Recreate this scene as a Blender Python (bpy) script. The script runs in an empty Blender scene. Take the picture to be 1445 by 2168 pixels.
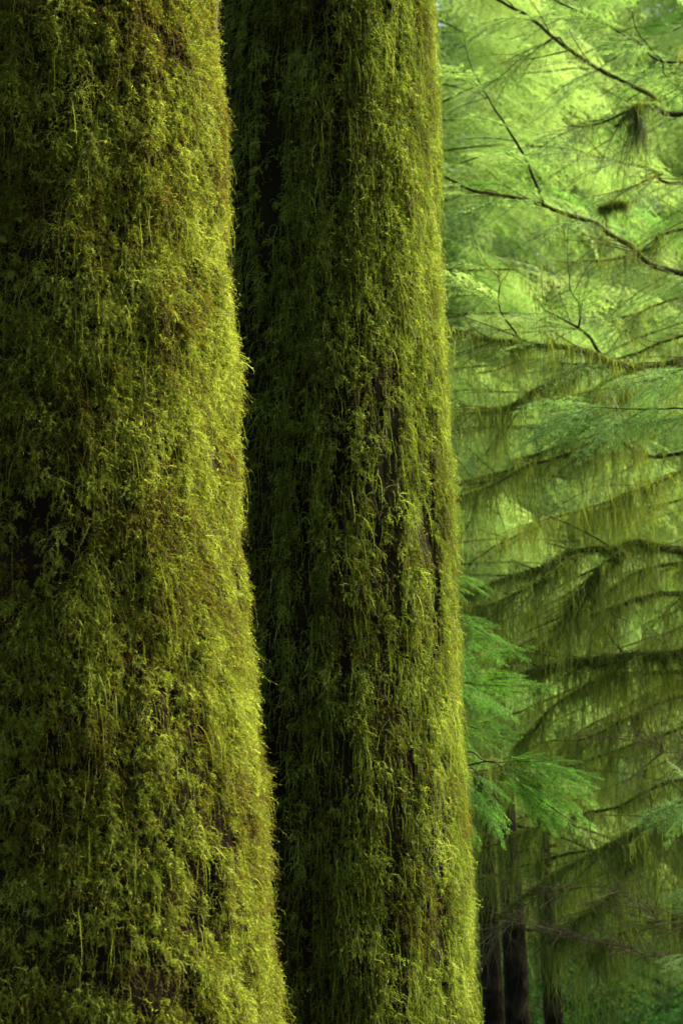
import bpy, math, random
import numpy as np
from mathutils import Vector

rng = np.random.default_rng(7)
sc = bpy.context.scene
COL = sc.collection
R = math.radians

# ------------------------------------------------------------------ camera
PITCH = R(10.0)
HALF = R(12.4)
CAM = np.array([0.0, 0.0, 1.7])
F = 1084.0 / math.tan(HALF)
FWD = np.array([0, math.cos(PITCH), math.sin(PITCH)])
UPV = np.array([0, -math.sin(PITCH), math.cos(PITCH)])


def P(px, py, Y):
    """photo pixel + distance along the ground -> a point of the place"""
    d = FWD + np.array([1.0, 0, 0]) * ((px - 722.5) / F) + UPV * ((1084 - py) / F)
    return CAM + d * (Y / d[1])


cam = bpy.data.cameras.new("camera")
cam.sensor_fit = 'VERTICAL'
cam.sensor_height = 36
cam.lens = 18 / math.tan(HALF)
cam.clip_start = 0.1
cam.clip_end = 1000
cam.dof.use_dof = True
cam.dof.focus_distance = 8.8
cam.dof.aperture_fstop = 5.8
camo = bpy.data.objects.new("camera", cam)
camo.location = CAM
camo.rotation_euler = (math.pi / 2 + PITCH, 0, 0)
COL.objects.link(camo)
sc.camera = camo

# ------------------------------------------------------------------ numpy helpers


def _hash(ix, iy, iz):
    h = (ix.astype(np.int64) * 374761393 + iy.astype(np.int64) * 668265263 + iz.astype(np.int64) * 2147483647) & 0xFFFFFFFF
    h = ((h ^ (h >> 13)) * 1274126177) & 0xFFFFFFFF
    h = ((h ^ (h >> 16)) * 2246822519) & 0xFFFFFFFF
    return ((h ^ (h >> 15)) & 0xFFFFFF) / float(0xFFFFFF)


def vnoise(p):
    i = np.floor(p).astype(np.int64)
    f = p - i
    f = f * f * (3 - 2 * f)
    out = 0
    for dx in (0, 1):
        wx = f[:, 0] if dx else 1 - f[:, 0]
        for dy in (0, 1):
            wy = f[:, 1] if dy else 1 - f[:, 1]
            for dz in (0, 1):
                wz = f[:, 2] if dz else 1 - f[:, 2]
                out = out + wx * wy * wz * _hash(i[:, 0] + dx, i[:, 1] + dy, i[:, 2] + dz)
    return out


def fbm(p, octv=3):
    a, s, o = 0.5, 0.0, 0.0
    for k in range(octv):
        o = o + a * vnoise(p * (2.03 ** k) + 17.3 * k)
        s += a
        a *= 0.5
    return o / s * 2 - 1


def norm(v):
    return v / np.maximum(np.linalg.norm(v, axis=-1, keepdims=True), 1e-9)


def smooth_line(pts, step):
    """Catmull-Rom through control points, resampled"""
    p = np.asarray(pts, float)
    p = np.vstack([2 * p[0] - p[1], p, 2 * p[-1] - p[-2]])
    out = []
    for i in range(1, len(p) - 2):
        n = max(2, int(np.linalg.norm(p[i + 1] - p[i]) / step))
        t = np.linspace(0, 1, n, endpoint=False)[:, None]
        a, b, c, d = p[i - 1], p[i], p[i + 1], p[i + 2]
        out.append(0.5 * ((2 * b) + (c - a) * t + (2 * a - 5 * b + 4 * c - d) * t ** 2 + (3 * b - a - 3 * c + d) * t ** 3))
    out.append(p[-2][None])
    return np.vstack(out)


class Geo:
    """collects quads (and a tint per vertex) for one mesh"""

    def __init__(s):
        s.v, s.q, s.t, s.n = [], [], [], 0

    def add(s, v, q, tint=0.5):
        v = np.asarray(v, np.float32).reshape(-1, 3)
        s.v.append(v)
        s.q.append(np.asarray(q, np.int32).reshape(-1, 4) + s.n)
        s.t.append(np.broadcast_to(np.asarray(tint, np.float32), (len(v),)))
        s.n += len(v)

    def cards(s, v, tint=0.5):
        """v [N,4,3] independent little leaves"""
        n = len(v)
        if n:
            tint = np.repeat(np.broadcast_to(np.asarray(tint, np.float32), (n,)), 4)
            s.add(v.reshape(-1, 3), np.arange(4 * n).reshape(n, 4), tint)

    def tube(s, pts, rad, sides=6, tint=0.5, lump=0.0):
        pts = np.asarray(pts, float)
        n = len(pts)
        rad = np.broadcast_to(np.asarray(rad, float), (n,))
        tan = norm(np.gradient(pts, axis=0))
        ref = np.where(np.abs(tan[:, 2:3]) > 0.9, np.array([[1.0, 0, 0]]), np.array([[0, 0, 1.0]]))
        a = norm(np.cross(tan, ref))
        b = np.cross(tan, a)
        an = np.arange(sides) * 2 * math.pi / sides
        rr = rad[:, None] * (1 + lump * (rng.random((n, sides)) - 0.5))
        v = pts[:, None] + rr[..., None] * (np.cos(an)[None, :, None] * a[:, None] + np.sin(an)[None, :, None] * b[:, None])
        i = np.arange(n - 1)[:, None] * sides
        j = np.arange(sides)[None]
        j2 = (j + 1) % sides
        s.add(v.reshape(-1, 3), np.stack([i + j, i + j2, i + sides + j2, i + sides + j], -1).reshape(-1, 4), tint)

    def ribbons(s, pts, side, w, tint=0.5):
        """pts [S,n,3], side [S,n,3] unit, w [S] or [S,n]"""
        S, n = pts.shape[:2]
        if S == 0:
            return
        w = np.asarray(w, float)
        if w.ndim == 1:
            tp = np.linspace(1, 0.25, n) * 1.0
            w = w[:, None] * tp[None]
        v = np.stack([pts - side * w[..., None], pts + side * w[..., None]], 2)
        base = (np.arange(S) * n * 2)[:, None] + (np.arange(n - 1) * 2)[None]
        q = np.stack([base, base + 1, base + 3, base + 2], -1)
        tint = np.repeat(np.broadcast_to(np.asarray(tint, np.float32), (S,)), n * 2)
        s.add(v.reshape(-1, 3), q.reshape(-1, 4), tint)

    def build(s, name, mat, parent=None, smooth=False):
        me = bpy.data.meshes.new(name)
        if s.n:
            v = np.concatenate(s.v)
            q = np.concatenate(s.q)
            me.vertices.add(len(v))
            me.vertices.foreach_set("co", v.ravel())
            me.loops.add(q.size)
            me.loops.foreach_set("vertex_index", q.ravel())
            me.polygons.add(len(q))
            me.polygons.foreach_set("loop_start", np.arange(0, q.size, 4, dtype=np.int32))
            if smooth:
                me.polygons.foreach_set("use_smooth", np.ones(len(q), bool))
            at = me.attributes.new("tint", 'FLOAT', 'POINT')
            at.data.foreach_set("value", np.concatenate(s.t).astype(np.float32))
            me.update(calc_edges=True)
        me.materials.append(mat)
        o = bpy.data.objects.new(name, me)
        COL.objects.link(o)
        if parent is not None:
            o.parent = parent
            o.matrix_parent_inverse = parent.matrix_world.inverted()
        return o


def thing(name, label, cat, loc=(0, 0, 0), group=None):
    o = bpy.data.objects.new(name, None)
    o.location = loc
    COL.objects.link(o)
    o['label'] = label
    o['category'] = cat
    if group:
        o['group'] = group
    o.matrix_world.translation = Vector(loc)
    bpy.context.view_layer.update()
    return o


def stuff(o):
    o['kind'] = 'stuff'
    return o


# ------------------------------------------------------------------ materials


def ramp(nt, fac, stops):
    r = nt.nodes.new('ShaderNodeValToRGB')
    el = r.color_ramp.elements
    while len(el) < len(stops):
        el.new(0.5)
    for e, (p, c) in zip(el, stops):
        e.position = p
        e.color = (*c, 1)
    nt.links.new(fac, r.inputs[0])
    return r.outputs[0]


def math_node(nt, op, a, b):
    m = nt.nodes.new('ShaderNodeMath')
    m.operation = op
    for i, x in enumerate((a, b)):
        if isinstance(x, (int, float)):
            m.inputs[i].default_value = x
        else:
            nt.links.new(x, m.inputs[i])
    return m.outputs[0]


def leafy(name, stops, trans=0.4, trans_mul=(1.3, 1.5, 0.8), scale=3.0, rough=0.5, spec=0.3, wn=0.45, wt=0.35, wi=0.35, stretch=(1, 1, 1), base=0.52):
    m = bpy.data.materials.new(name)
    m.use_nodes = True
    nt = m.node_tree
    nt.nodes.clear()
    out = nt.nodes.new('ShaderNodeOutputMaterial')
    at = nt.nodes.new('ShaderNodeAttribute')
    at.attribute_name = 'tint'
    geo = nt.nodes.new('ShaderNodeNewGeometry')
    tc = nt.nodes.new('ShaderNodeTexCoord')
    mp = nt.nodes.new('ShaderNodeMapping')
    mp.inputs['Scale'].default_value = stretch
    nt.links.new(tc.outputs['Object'], mp.inputs[0])
    no = nt.nodes.new('ShaderNodeTexNoise')
    no.inputs['Scale'].default_value = scale
    no.inputs['Detail'].default_value = 3
    nt.links.new(mp.outputs[0], no.inputs['Vector'])
    nn = math_node(nt, 'MULTIPLY', math_node(nt, 'SUBTRACT', no.outputs['Fac'], 0.5), 2.2 * wn)
    tt = math_node(nt, 'MULTIPLY', math_node(nt, 'SUBTRACT', at.outputs['Fac'], 0.5), 2 * wt)
    ii = math_node(nt, 'MULTIPLY', math_node(nt, 'SUBTRACT', geo.outputs['Random Per Island'], 0.5), 2 * wi)
    fac = math_node(nt, 'ADD', math_node(nt, 'ADD', nn, tt), math_node(nt, 'ADD', ii, base))
    col = ramp(nt, fac, stops)
    bs = nt.nodes.new('ShaderNodeBsdfPrincipled')
    bs.inputs['Roughness'].default_value = rough
    bs.inputs['Specular IOR Level'].default_value = spec
    nt.links.new(col, bs.inputs['Base Color'])
    mx = nt.nodes.new('ShaderNodeMix')
    mx.data_type = 'RGBA'
    mx.blend_type = 'MULTIPLY'
    mx.inputs[0].default_value = 1
    nt.links.new(col, mx.inputs[6])
    mx.inputs[7].default_value = (*trans_mul, 1)
    tr = nt.nodes.new('ShaderNodeBsdfTranslucent')
    nt.links.new(mx.outputs[2], tr.inputs[0])
    ms = nt.nodes.new('ShaderNodeMixShader')
    ms.inputs[0].default_value = trans
    nt.links.new(bs.outputs[0], ms.inputs[1])
    nt.links.new(tr.outputs[0], ms.inputs[2])
    nt.links.new(ms.outputs[0], out.inputs[0])
    return m


def barky(name, c1, c2, c3, scale=9, bump=0.6, patch=2.5, rough=0.8):
    m = bpy.data.materials.new(name)
    m.use_nodes = True
    nt = m.node_tree
    bs = nt.nodes['Principled BSDF']
    tc = nt.nodes.new('ShaderNodeTexCoord')
    mp = nt.nodes.new('ShaderNodeMapping')
    mp.inputs['Scale'].default_value = (1, 1, 0.28)
    nt.links.new(tc.outputs['Object'], mp.inputs[0])
    no = nt.nodes.new('ShaderNodeTexNoise')
    no.inputs['Scale'].default_value = scale
    no.inputs['Detail'].default_value = 8
    no.inputs['Roughness'].default_value = 0.65
    nt.links.new(mp.outputs[0], no.inputs['Vector'])
    vo = nt.nodes.new('ShaderNodeTexVoronoi')
    vo.feature = 'DISTANCE_TO_EDGE'
    vo.inputs['Scale'].default_value = scale * 2.2
    nt.links.new(mp.outputs[0], vo.inputs['Vector'])
    n2 = nt.nodes.new('ShaderNodeTexNoise')
    n2.inputs['Scale'].default_value = patch
    n2.inputs['Detail'].default_value = 4
    nt.links.new(tc.outputs['Object'], n2.inputs['Vector'])
    base = ramp(nt, no.outputs['Fac'], [(0.3, c1), (0.7, c2)])
    k = ramp(nt, n2.outputs['Fac'], [(0.45, (0, 0, 0)), (0.65, (1, 1, 1))])
    mx = nt.nodes.new('ShaderNodeMix')
    mx.data_type = 'RGBA'
    nt.links.new(k, mx.inputs[0])
    nt.links.new(base, mx.inputs[6])
    mx.inputs[7].default_value = (*c3, 1)
    nt.links.new(mx.outputs[2], bs.inputs['Base Color'])
    bs.inputs['Roughness'].default_value = rough
    bs.inputs['Specular IOR Level'].default_value = 0.015
    h = math_node(nt, 'ADD', no.outputs['Fac'], math_node(nt, 'MULTIPLY', vo.outputs['Distance'], 1.5))
    bp = nt.nodes.new('ShaderNodeBump')
    bp.inputs['Strength'].default_value = bump
    bp.inputs['Distance'].default_value = 0.02
    nt.links.new(h, bp.inputs['Height'])
    nt.links.new(bp.outputs[0], bs.inputs['Normal'])
    return m


MA = [(0.02, (0.022, 0.015, 0.004)), (0.16, (0.075, 0.042, 0.009)), (0.30, (0.088, 0.076, 0.009)), (0.48, (0.120, 0.126, 0.011)),
      (0.68, (0.088, 0.132, 0.012)), (0.85, (0.185, 0.208, 0.020)), (1.0, (0.270, 0.285, 0.060))]
MB = [(0.02, (0.020, 0.014, 0.004)), (0.16, (0.062, 0.038, 0.008)), (0.32, (0.076, 0.068, 0.009)), (0.48, (0.094, 0.108, 0.011)),
      (0.68, (0.064, 0.122, 0.012)), (0.85, (0.155, 0.188, 0.018)), (1.0, (0.245, 0.268, 0.055))]
MK = dict(trans=0.5, trans_mul=(1.55, 1.6, 0.9), scale=3.2, rough=0.6, spec=0.07, wn=0.55, wt=0.42, wi=0.28, base=0.57)
M_MOSS_A = leafy("yellow_moss", MA, **{**MK, "base": 0.535})
M_MOSS_B = leafy("green_moss", MB, **MK)
M_HANG = leafy("hanging_moss", [(0.1, (0.050, 0.070, 0.010)), (0.5, (0.115, 0.158, 0.018)), (0.9, (0.190, 0.235, 0.032))],
               trans=0.45, trans_mul=(1.5, 1.5, 0.9), scale=1.2, spec=0.15)
M_LIMBMOSS = leafy("limb_moss", [(0.1, (0.035, 0.045, 0.007)), (0.5, (0.115, 0.145, 0.012)), (0.95, (0.200, 0.240, 0.018))],
                   trans=0.3, trans_mul=(1.4, 1.5, 0.8), scale=2.0, spec=0.15)
M_NEEDLE = leafy("hemlock_needles", [(0.05, (0.010, 0.052, 0.007)), (0.45, (0.042, 0.155, 0.011)), (0.92, (0.145, 0.330, 0.020))],
                 trans=0.35, trans_mul=(1.4, 1.6, 0.7), scale=2.5, rough=0.7, spec=0.03)
M_LEAF = leafy("haze_paled_needles", [(0.02, (0.045, 0.110, 0.026)), (0.35, (0.120, 0.205, 0.044)), (0.7, (0.195, 0.280, 0.075)), (1.0, (0.290, 0.355, 0.130))],
               trans=0.5, trans_mul=(1.5, 1.6, 1.0), scale=0.7, rough=0.5, spec=0.25, wn=0.6, wt=0.4, wi=0.3)  # needle colour paled to stand in for haze over the background
M_BLUE = leafy("blue_green_needles", [(0.05, (0.075, 0.165, 0.034)), (0.5, (0.150, 0.270, 0.058)), (0.95, (0.235, 0.365, 0.095))],
               trans=0.5, trans_mul=(1.3, 1.5, 0.9), scale=1.5, rough=0.5, spec=0.12)
M_BARK = barky("wet_bark", (0.003, 0.002, 0.0015), (0.014, 0.009, 0.005), (0.010, 0.011, 0.003), scale=8, bump=1.0, rough=0.95)
M_BARK2 = barky("dark_bark", (0.004, 0.003, 0.002), (0.016, 0.011, 0.006), (0.026, 0.021, 0.013), scale=14, bump=0.6, patch=9)
M_UNDER = leafy("undergrowth_leaves", [(0.1, (0.015, 0.045, 0.012)), (0.5, (0.030, 0.085, 0.020)), (0.95, (0.060, 0.130, 0.030))], trans=0.35, scale=1.0, rough=0.9, spec=0.0)
M_TWIG = barky("twig_bark", (0.008, 0.006, 0.004), (0.024, 0.018, 0.011), (0.030, 0.034, 0.010), scale=20, bump=0.3)
M_LIMB = barky("mossy_limb_bark", (0.014, 0.013, 0.006), (0.040, 0.042, 0.013), (0.075, 0.088, 0.014), scale=14, bump=0.4, patch=3)
M_DEAD = barky("dead_twig", (0.040, 0.030, 0.017), (0.085, 0.064, 0.036), (0.065, 0.06, 0.022), scale=20, bump=0.2)
M_GROUND = barky("forest_floor_moss", (0.030, 0.028, 0.012), (0.060, 0.070, 0.018), (0.055, 0.095, 0.015), scale=1.5, bump=0.8, patch=0.6)

# ------------------------------------------------------------------ the two mossy trunks


class Trunk:
    def __init__(s, Y, rows, seed, lump):
        """rows: (py, left px, right px) as seen at distance Y"""
        s.Y, s.seed, s.lump = Y, seed, lump
        z, cx, r = [], [], []
        for py, l, rr in rows:
            a, b = P(l, py, Y), P(rr, py, Y)
            z.append(a[2])
            cx.append((a[0] + b[0]) / 2)
            r.append((b[0] - a[0]) / 2)
        o = np.argsort(z)
        s.z, s.cx, s.r = np.array(z)[o], np.array(cx)[o], np.array(r)[o]
        # on to the ground (with a flare) and up out of the frame
        s.z = np.concatenate([[-0.3, 0.25], s.z, [s.z[-1] + 8, s.z[-1] + 18]])
        s.cx = np.concatenate([[s.cx[0] + 0.0, s.cx[0]], s.cx, [s.cx[-1] - 0.05, s.cx[-1] - 0.1]])
        s.r = np.concatenate([[s.r[0] * 1.45, s.r[0] * 1.2], s.r, [s.r[-1] * 0.86, s.r[-1] * 0.6]])

    def disp(s, th, z):
        p = np.stack([np.cos(th) * 0.5, np.sin(th) * 0.5, z], -1)
        o = s.seed * 11.7
        d = s.lump * 1.3 * fbm(p * np.array([4, 4, 2.2]) + o, 2)
        d += s.lump * 0.9 * fbm(p * np.array([11, 11, 7]) + o, 2)
        d += s.lump * 0.55 * fbm(p * np.array([26, 26, 6]) + o, 2)
        return d

    def at(s, th, z, off=0.0, d=None):
        if d is None:
            d = s.disp(th, z)
        r = np.interp(z, s.z, s.r) + d + off
        return np.stack([np.interp(z, s.z, s.cx) + r * np.cos(th), s.Y + r * np.sin(th), z], -1)

    def mesh(s, name, parent, mat):
        g = Geo()
        zs = np.concatenate([np.arange(-0.3, 7.2, 0.03), np.arange(7.2, 20, 0.3)])
        nt = 220
        th = np.arange(nt) * 2 * math.pi / nt
        T, Z = np.meshgrid(th, zs)
        v = s.at(T.ravel(), Z.ravel(), off=-0.012)
        i = np.arange(len(zs) - 1)[:, None] * nt
        j = np.arange(nt)[None]
        j2 = (j + 1) % nt
        g.add(v, np.stack([i + j, i + j2, i + nt + j2, i + nt + j], -1).reshape(-1, 4))
        return g.build(name, mat, parent, smooth=True)


def moss_strands(T, th, z, seg, length, init_rad, out, g_pull, wig, width, tint, G, tuft_dir=None, leaflet=0.011, nleaf=1):
    """grow S strands from (th, z); init_rad: tangential fan direction; out: outward share"""
    S = len(th)
    p = T.at(th, z, off=-0.006)
    nrm = np.stack([np.cos(th), np.sin(th), np.zeros(S)], -1)
    tng = np.stack([-np.sin(th), np.cos(th), np.zeros(S)], -1)
    up = np.array([0, 0, 1.0])
    if tuft_dir is None:
        a = rng.random(S) * 2 * math.pi
        td = np.stack([np.cos(a), np.sin(a)], -1)
    else:
        td = tuft_dir
    d = norm(nrm * out[:, None] + init_rad[:, None] * (tng * td[:, :1] + up * td[:, 1:2]))
    pts = [p]
    step = length / (seg - 1)
    wv = rng.normal(size=(S, 3)) * wig
    for k in range(1, seg):
        wv = 0.5 * wv + rng.normal(size=(S, 3)) * wig
        d = norm(d + wv + np.array([0, 0, -1.0]) * g_pull[:, None])
        q = pts[-1] + d * step[:, None]
        # stay outside the bark
        ax = np.stack([np.interp(q[:, 2], T.z, T.cx), np.full(S, T.Y)], -1)
        rel = q[:, :2] - ax
        rr = np.linalg.norm(rel, axis=1)
        lim = np.interp(q[:, 2], T.z, T.r) + T.disp(np.arctan2(rel[:, 1], rel[:, 0]), q[:, 2]) + 0.003
        push = np.maximum(lim / np.maximum(rr, 1e-6), 1.0)
        q[:, :2] = ax + rel * push[:, None]
        pts.append(q)
    pts = np.stack(pts, 1)
    tan = norm(np.gradient(pts, axis=1))
    rv = norm(rng.normal(size=(S, 1, 3)) + nrm[:, None] * 0.2)
    side = norm(np.cross(tan, np.broadcast_to(rv, tan.shape)))
    G.ribbons(pts, side, width, tint)
    # feathery side leaflets
    K = range(1, seg)
    vs, ts = [], []
    for k in K:
        for sgn in (-1, 1):
            for _ in range(nleaf):
                fr = rng.random((S, 1))
                b = pts[:, k - 1] * (1 - fr) + pts[:, k] * fr
                dd = norm(tan[:, k] * 0.9 + sgn * side[:, k] * 0.7 + rng.normal(size=(S, 3)) * 0.30)
                L = leaflet * (0.6 + 0.8 * rng.random((S, 1)))
                w = norm(np.cross(dd, rng.normal(size=(S, 3)))) * (width[:, None] * 0.75)
                vs.append(np.stack([b, b + dd * L * 0.45 + w, b + dd * L, b + dd * L * 0.45 - w], 1))
                ts.append(tint)
    G.cards(np.concatenate(vs), np.concatenate(ts))


def view_theta(n, lo, hi):
    return R(lo) + (R(hi) - R(lo)) * rng.random(n)


def mossy_tree(T, label, mat, dens, z0, z1, n_tuft, n_free, n_long, w, bare):
    t = thing("mossy_tree", label, "tree", (float(np.interp(0, T.z, T.cx)), T.Y, 0))
    T.mesh("trunk", t, M_BARK)
    G = Geo()
    lo, hi = -205, 55

    def keep(th, z):
        return rng.random(len(th)) < bare(th, z)
    # tufts: arching fountains of fronds
    th = view_theta(n_tuft, lo, hi)
    z = z0 + (z1 - z0) * rng.random(n_tuft)
    k = keep(th, z)
    th, z = th[k], z[k]
    nt = len(th)
    per = dens
    size = 0.6 + 0.8 * rng.random(nt) ** 1.5
    tt = 0.22 + 0.75 * rng.random(nt)
    size = size * (0.6 + 0.8 * np.clip(fbm(T.at(th, z, d=np.zeros(nt)) * 5.5 + 31, 2) * 1.1 + 0.5, 0, 1.3))
    idx = np.repeat(np.arange(nt), per)
    S = len(idx)
    rr = np.interp(z, T.z, T.r)
    jit = rng.normal(size=(S, 2)) * (0.014 * size[idx])[:, None]
    th_s = th[idx] + jit[:, 0] / rr[idx]
    z_s = z[idx] + jit[:, 1]
    a = R(-50) + R(280) * rng.random(S)
    td = np.stack([np.cos(a), np.sin(a) * 0.8 + 0.1], -1)
    length = (0.019 + 0.036 * rng.random(S)) * size[idx]
    moss_strands(T, th_s, z_s, 6, length, 0.8 * np.ones(S), 0.45 + 0.7 * rng.random(S), 0.30 + 0.25 * rng.random(S), 0.16,
                 w * (0.7 + 0.6 * rng.random(S)), np.clip(tt[idx] + rng.normal(size=S) * 0.1, 0, 1), G, td)
    # loose strands everywhere
    th = view_theta(n_free, lo, hi)
    z = z0 + (z1 - z0) * rng.random(n_free)
    k = keep(th, z)
    th, z = th[k], z[k]
    S = len(th)
    moss_strands(T, th, z, 6, 0.025 + 0.045 * rng.random(S) ** 2, 0.9 * np.ones(S), 0.2 + 0.6 * rng.random(S), 0.22 + 0.3 * rng.random(S), 0.24,
                 w * (0.5 + 0.4 * rng.random(S)), 0.0 + 0.55 * rng.random(S), G)
    # long strands hanging straight down the bark
    th = view_theta(n_long, lo, hi)
    z = z0 + (z1 - z0) * rng.random(n_long)
    k = keep(th, z)
    th, z = th[k], z[k]
    S = len(th)
    moss_strands(T, th, z, 9, 0.06 + 0.14 * rng.random(S) ** 2, 0.3 * np.ones(S), 0.35 + 0.3 * rng.random(S), 0.8 + 0.4 * rng.random(S), 0.15,
                 w * (0.6 + 0.4 * rng.random(S)), 0.3 + 0.5 * rng.random(S), G, leaflet=0.008)
    stuff(G.build("moss", mat, t))
    return t


rows1 = [(a, l, r - (18 if a < 800 else 25 if a < 1500 else 8 if a < 2000 else 2)) for a, l, r in [(0, -205, 462), (300, -215, 487), (420, -222, 497), (560, -228, 491), (720, -238, 511), (900, -248, 506), (1040, -256, 522),
         (1180, -262, 526), (1400, -275, 536), (1690, -295, 560), (1820, -300, 562), (1900, -306, 571), (2050, -318, 586), (2168, -330, 590)]]
rows2 = [(a, l, r - 11) for a, l, r in [(0, 462, 922), (300, 455, 926), (500, 448, 932), (700, 442, 942), (950, 436, 956), (1150, 430, 962), (1400, 424, 970), (1550, 418, 982),
         (1750, 412, 992), (1900, 408, 993), (2000, 405, 998), (2168, 400, 1007)]]
T1 = Trunk(7.5, rows1, 1, 0.024)
T2 = Trunk(10.0, rows2, 2, 0.019)


def bare1(th, z):
    p = T1.at(th, z, d=np.zeros(len(th)))
    n = fbm(p * np.array([3.5, 3.5, 3.0]) + 5.2, 3)
    m = fbm(p * np.array([14, 14, 7]) + 3.1, 2)
    # a worn patch low on the left where the bark shows
    c = P(120, 1130, 7.0)
    d = np.sqrt(((p[:, 0] - c[0]) / 0.24) ** 2 + ((p[:, 2] - c[2]) / 0.22) ** 2)
    return np.clip(0.85 + 0.8 * n + 0.5 * m, 0.2, 1) * np.clip(0.15 + d * 0.75, 0.12, 1)


def bare2(th, z):
    p = T2.at(th, z, d=np.zeros(len(th)))
    n = fbm(np.stack([np.cos(th) * 6, np.sin(th) * 6, z * 0.8], -1) + 9.1, 3)
    m = fbm(np.stack([np.cos(th) * 15, np.sin(th) * 15, z * 1.2], -1) + 2.1, 2)
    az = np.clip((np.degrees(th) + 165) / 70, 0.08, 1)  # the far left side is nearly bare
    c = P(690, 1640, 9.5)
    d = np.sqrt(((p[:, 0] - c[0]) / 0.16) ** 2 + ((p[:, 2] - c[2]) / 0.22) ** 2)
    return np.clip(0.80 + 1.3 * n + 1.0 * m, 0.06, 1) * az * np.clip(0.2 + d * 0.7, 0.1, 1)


mossy_tree(T1, "broad mossy tree trunk nearest us, coated in yellow-green moss, filling the left of the view", M_MOSS_A,
           15, 1.2, 5.3, 11000, 62000, 13000, 0.0012, bare1)
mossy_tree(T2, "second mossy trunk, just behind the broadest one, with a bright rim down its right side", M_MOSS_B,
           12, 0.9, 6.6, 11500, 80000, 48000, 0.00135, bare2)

# ------------------------------------------------------------------ hemlock sprays


def make_spray(L, nb, n2_step, nlen, nw, nsp, seed, droop=0.2, ang=52, width=0.5):
    """a flat hemlock spray along +X in the XY plane: needles [N,4,3] and twig lines"""
    r = np.random.default_rng(seed)
    lines = []
    t = np.linspace(0, 1, 12)[:, None]
    bend = r.normal() * 0.06
    axis = np.hstack([L * t, bend * L * t ** 2, -droop * L * t ** 2])
    lines.append((axis, 0))
    for i in range(nb):
        s = 0.06 + 0.92 * (i + r.random() * 0.6) / nb
        sg = 1 if i % 2 else -1
        b = np.array([np.interp(s, t[:, 0], axis[:, c]) for c in range(3)])
        ln = L * width * ((1 - s) ** 0.75) * (0.65 + 0.55 * r.random()) * min(1, 0.5 + s * 3) + 0.03 * L
        a = R(ang + r.normal() * 8) * sg
        u = np.linspace(0, 1, 7)[:, None]
        d = np.array([math.cos(a), math.sin(a), 0])
        fw = np.array([1, 0, 0])
        sub = b + d * (ln * u) + fw * (ln * 0.18 * u ** 2) + np.array([0, 0, -1]) * (ln * (0.22 + 0.2 * r.random()) * u ** 2) + np.array([0, 0, 1]) * (r.normal() * 0.06 * ln * u)
        lines.append((sub, 1))
        n2 = int(ln / n2_step)
        for k in range(n2):
            s2 = 0.1 + 0.85 * (k + r.random() * 0.5) / max(n2, 1)
            b2 = np.array([np.interp(s2, u[:, 0], sub[:, c]) for c in range(3)])
            l2 = ln * 0.42 * (1 - s2) ** 0.8 * (0.6 + 0.6 * r.random()) + 0.012 * L
            a2 = a + R(45 + r.normal() * 9) * (1 if k % 2 else -1)
            u2 = np.linspace(0, 1, 4)[:, None]
            d2 = np.array([math.cos(a2), math.sin(a2), r.normal() * 0.25])
            lines.append((b2 + d2 * (l2 * u2) + np.array([0, 0, -1]) * (l2 * 0.25 * u2 ** 2), 2))
    out, lt = [], []
    for pl, lv in lines:
        tw = r.normal() * 0.22 + (0.12 if lv == 2 else -0.05)
        seg = np.linalg.norm(np.diff(pl, axis=0), axis=1)
        cum = np.concatenate([[0], np.cumsum(seg)])
        n = max(2, int(cum[-1] / nsp))
        s = (np.arange(n) + r.random(n) * 0.5) * (cum[-1] / n)
        b = np.stack([np.interp(s, cum, pl[:, c]) for c in range(3)], -1)
        tg = norm(np.stack([np.interp(s, cum, np.gradient(pl[:, c], cum)) for c in range(3)], -1))
        pr = norm(np.cross(np.array([0, 0, 1.0]), tg))
        for sg in (-1, 1):
            d = norm(tg * 0.45 + pr * sg * 0.9 + r.normal(size=(n, 3)) * 0.14 + np.array([0, 0, 0.06]))
            ll = nlen * (0.65 + 0.5 * r.random((n, 1))) * np.clip((cum[-1] - s[:, None]) / (nlen * 2) + 0.5, 0.5, 1)
            w = norm(np.cross(d, np.array([0, 0, 1.0]) + r.normal(size=(n, 3)) * 0.35)) * nw
            out.append(np.stack([b, b + d * ll * 0.5 + w, b + d * ll, b + d * ll * 0.5 - w], 1))
            lt.append(np.clip(tw + 0.25 * (s / cum[-1] - 0.5), -0.5, 0.5))
    return np.concatenate(out), [x for x in lines if x[1] < 2], np.concatenate(lt)


FINE = [make_spray(0.5, 13, 0.040, 0.019, 0.0017, 0.0065, 100 + i, droop=0.16, ang=42, width=0.40) for i in range(4)]
MID = [make_spray(0.7, 16, 0.075, 0.024, 0.0032, 0.0125, 200 + i, droop=0.22) for i in range(6)]
LOW = [make_spray(0.8, 14, 0.10, 0.028, 0.0046, 0.019, 300 + i, droop=0.25) for i in range(6)]
FAR = [make_spray(1.1, 10, 0.5, 0.075, 0.014, 0.06, 400 + i, droop=0.28) for i in range(5)]


def place(protos, o, xdir, zhint, scale, G, GW, tint, wood=0.0022):
    nd, lines, lt = protos[rng.integers(len(protos))]
    x = norm(np.asarray(xdir, float))
    y = norm(np.cross(zhint, x))
    z = np.cross(x, y)
    flip = 1 if rng.random() < 0.5 else -1
    Mx = np.stack([x, y * flip, z]) * scale
    v = nd.reshape(-1, 3) @ Mx + o
    G.cards(v.reshape(-1, 4, 3), tint + rng.normal() * 0.08 + lt * 0.8)
    if GW is not None:
        for pl, lv in lines:
            GW.tube(pl @ Mx + o, np.linspace(1, 0.35, len(pl)) * wood * (1.6 if lv == 0 else 0.7), 3)


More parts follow.
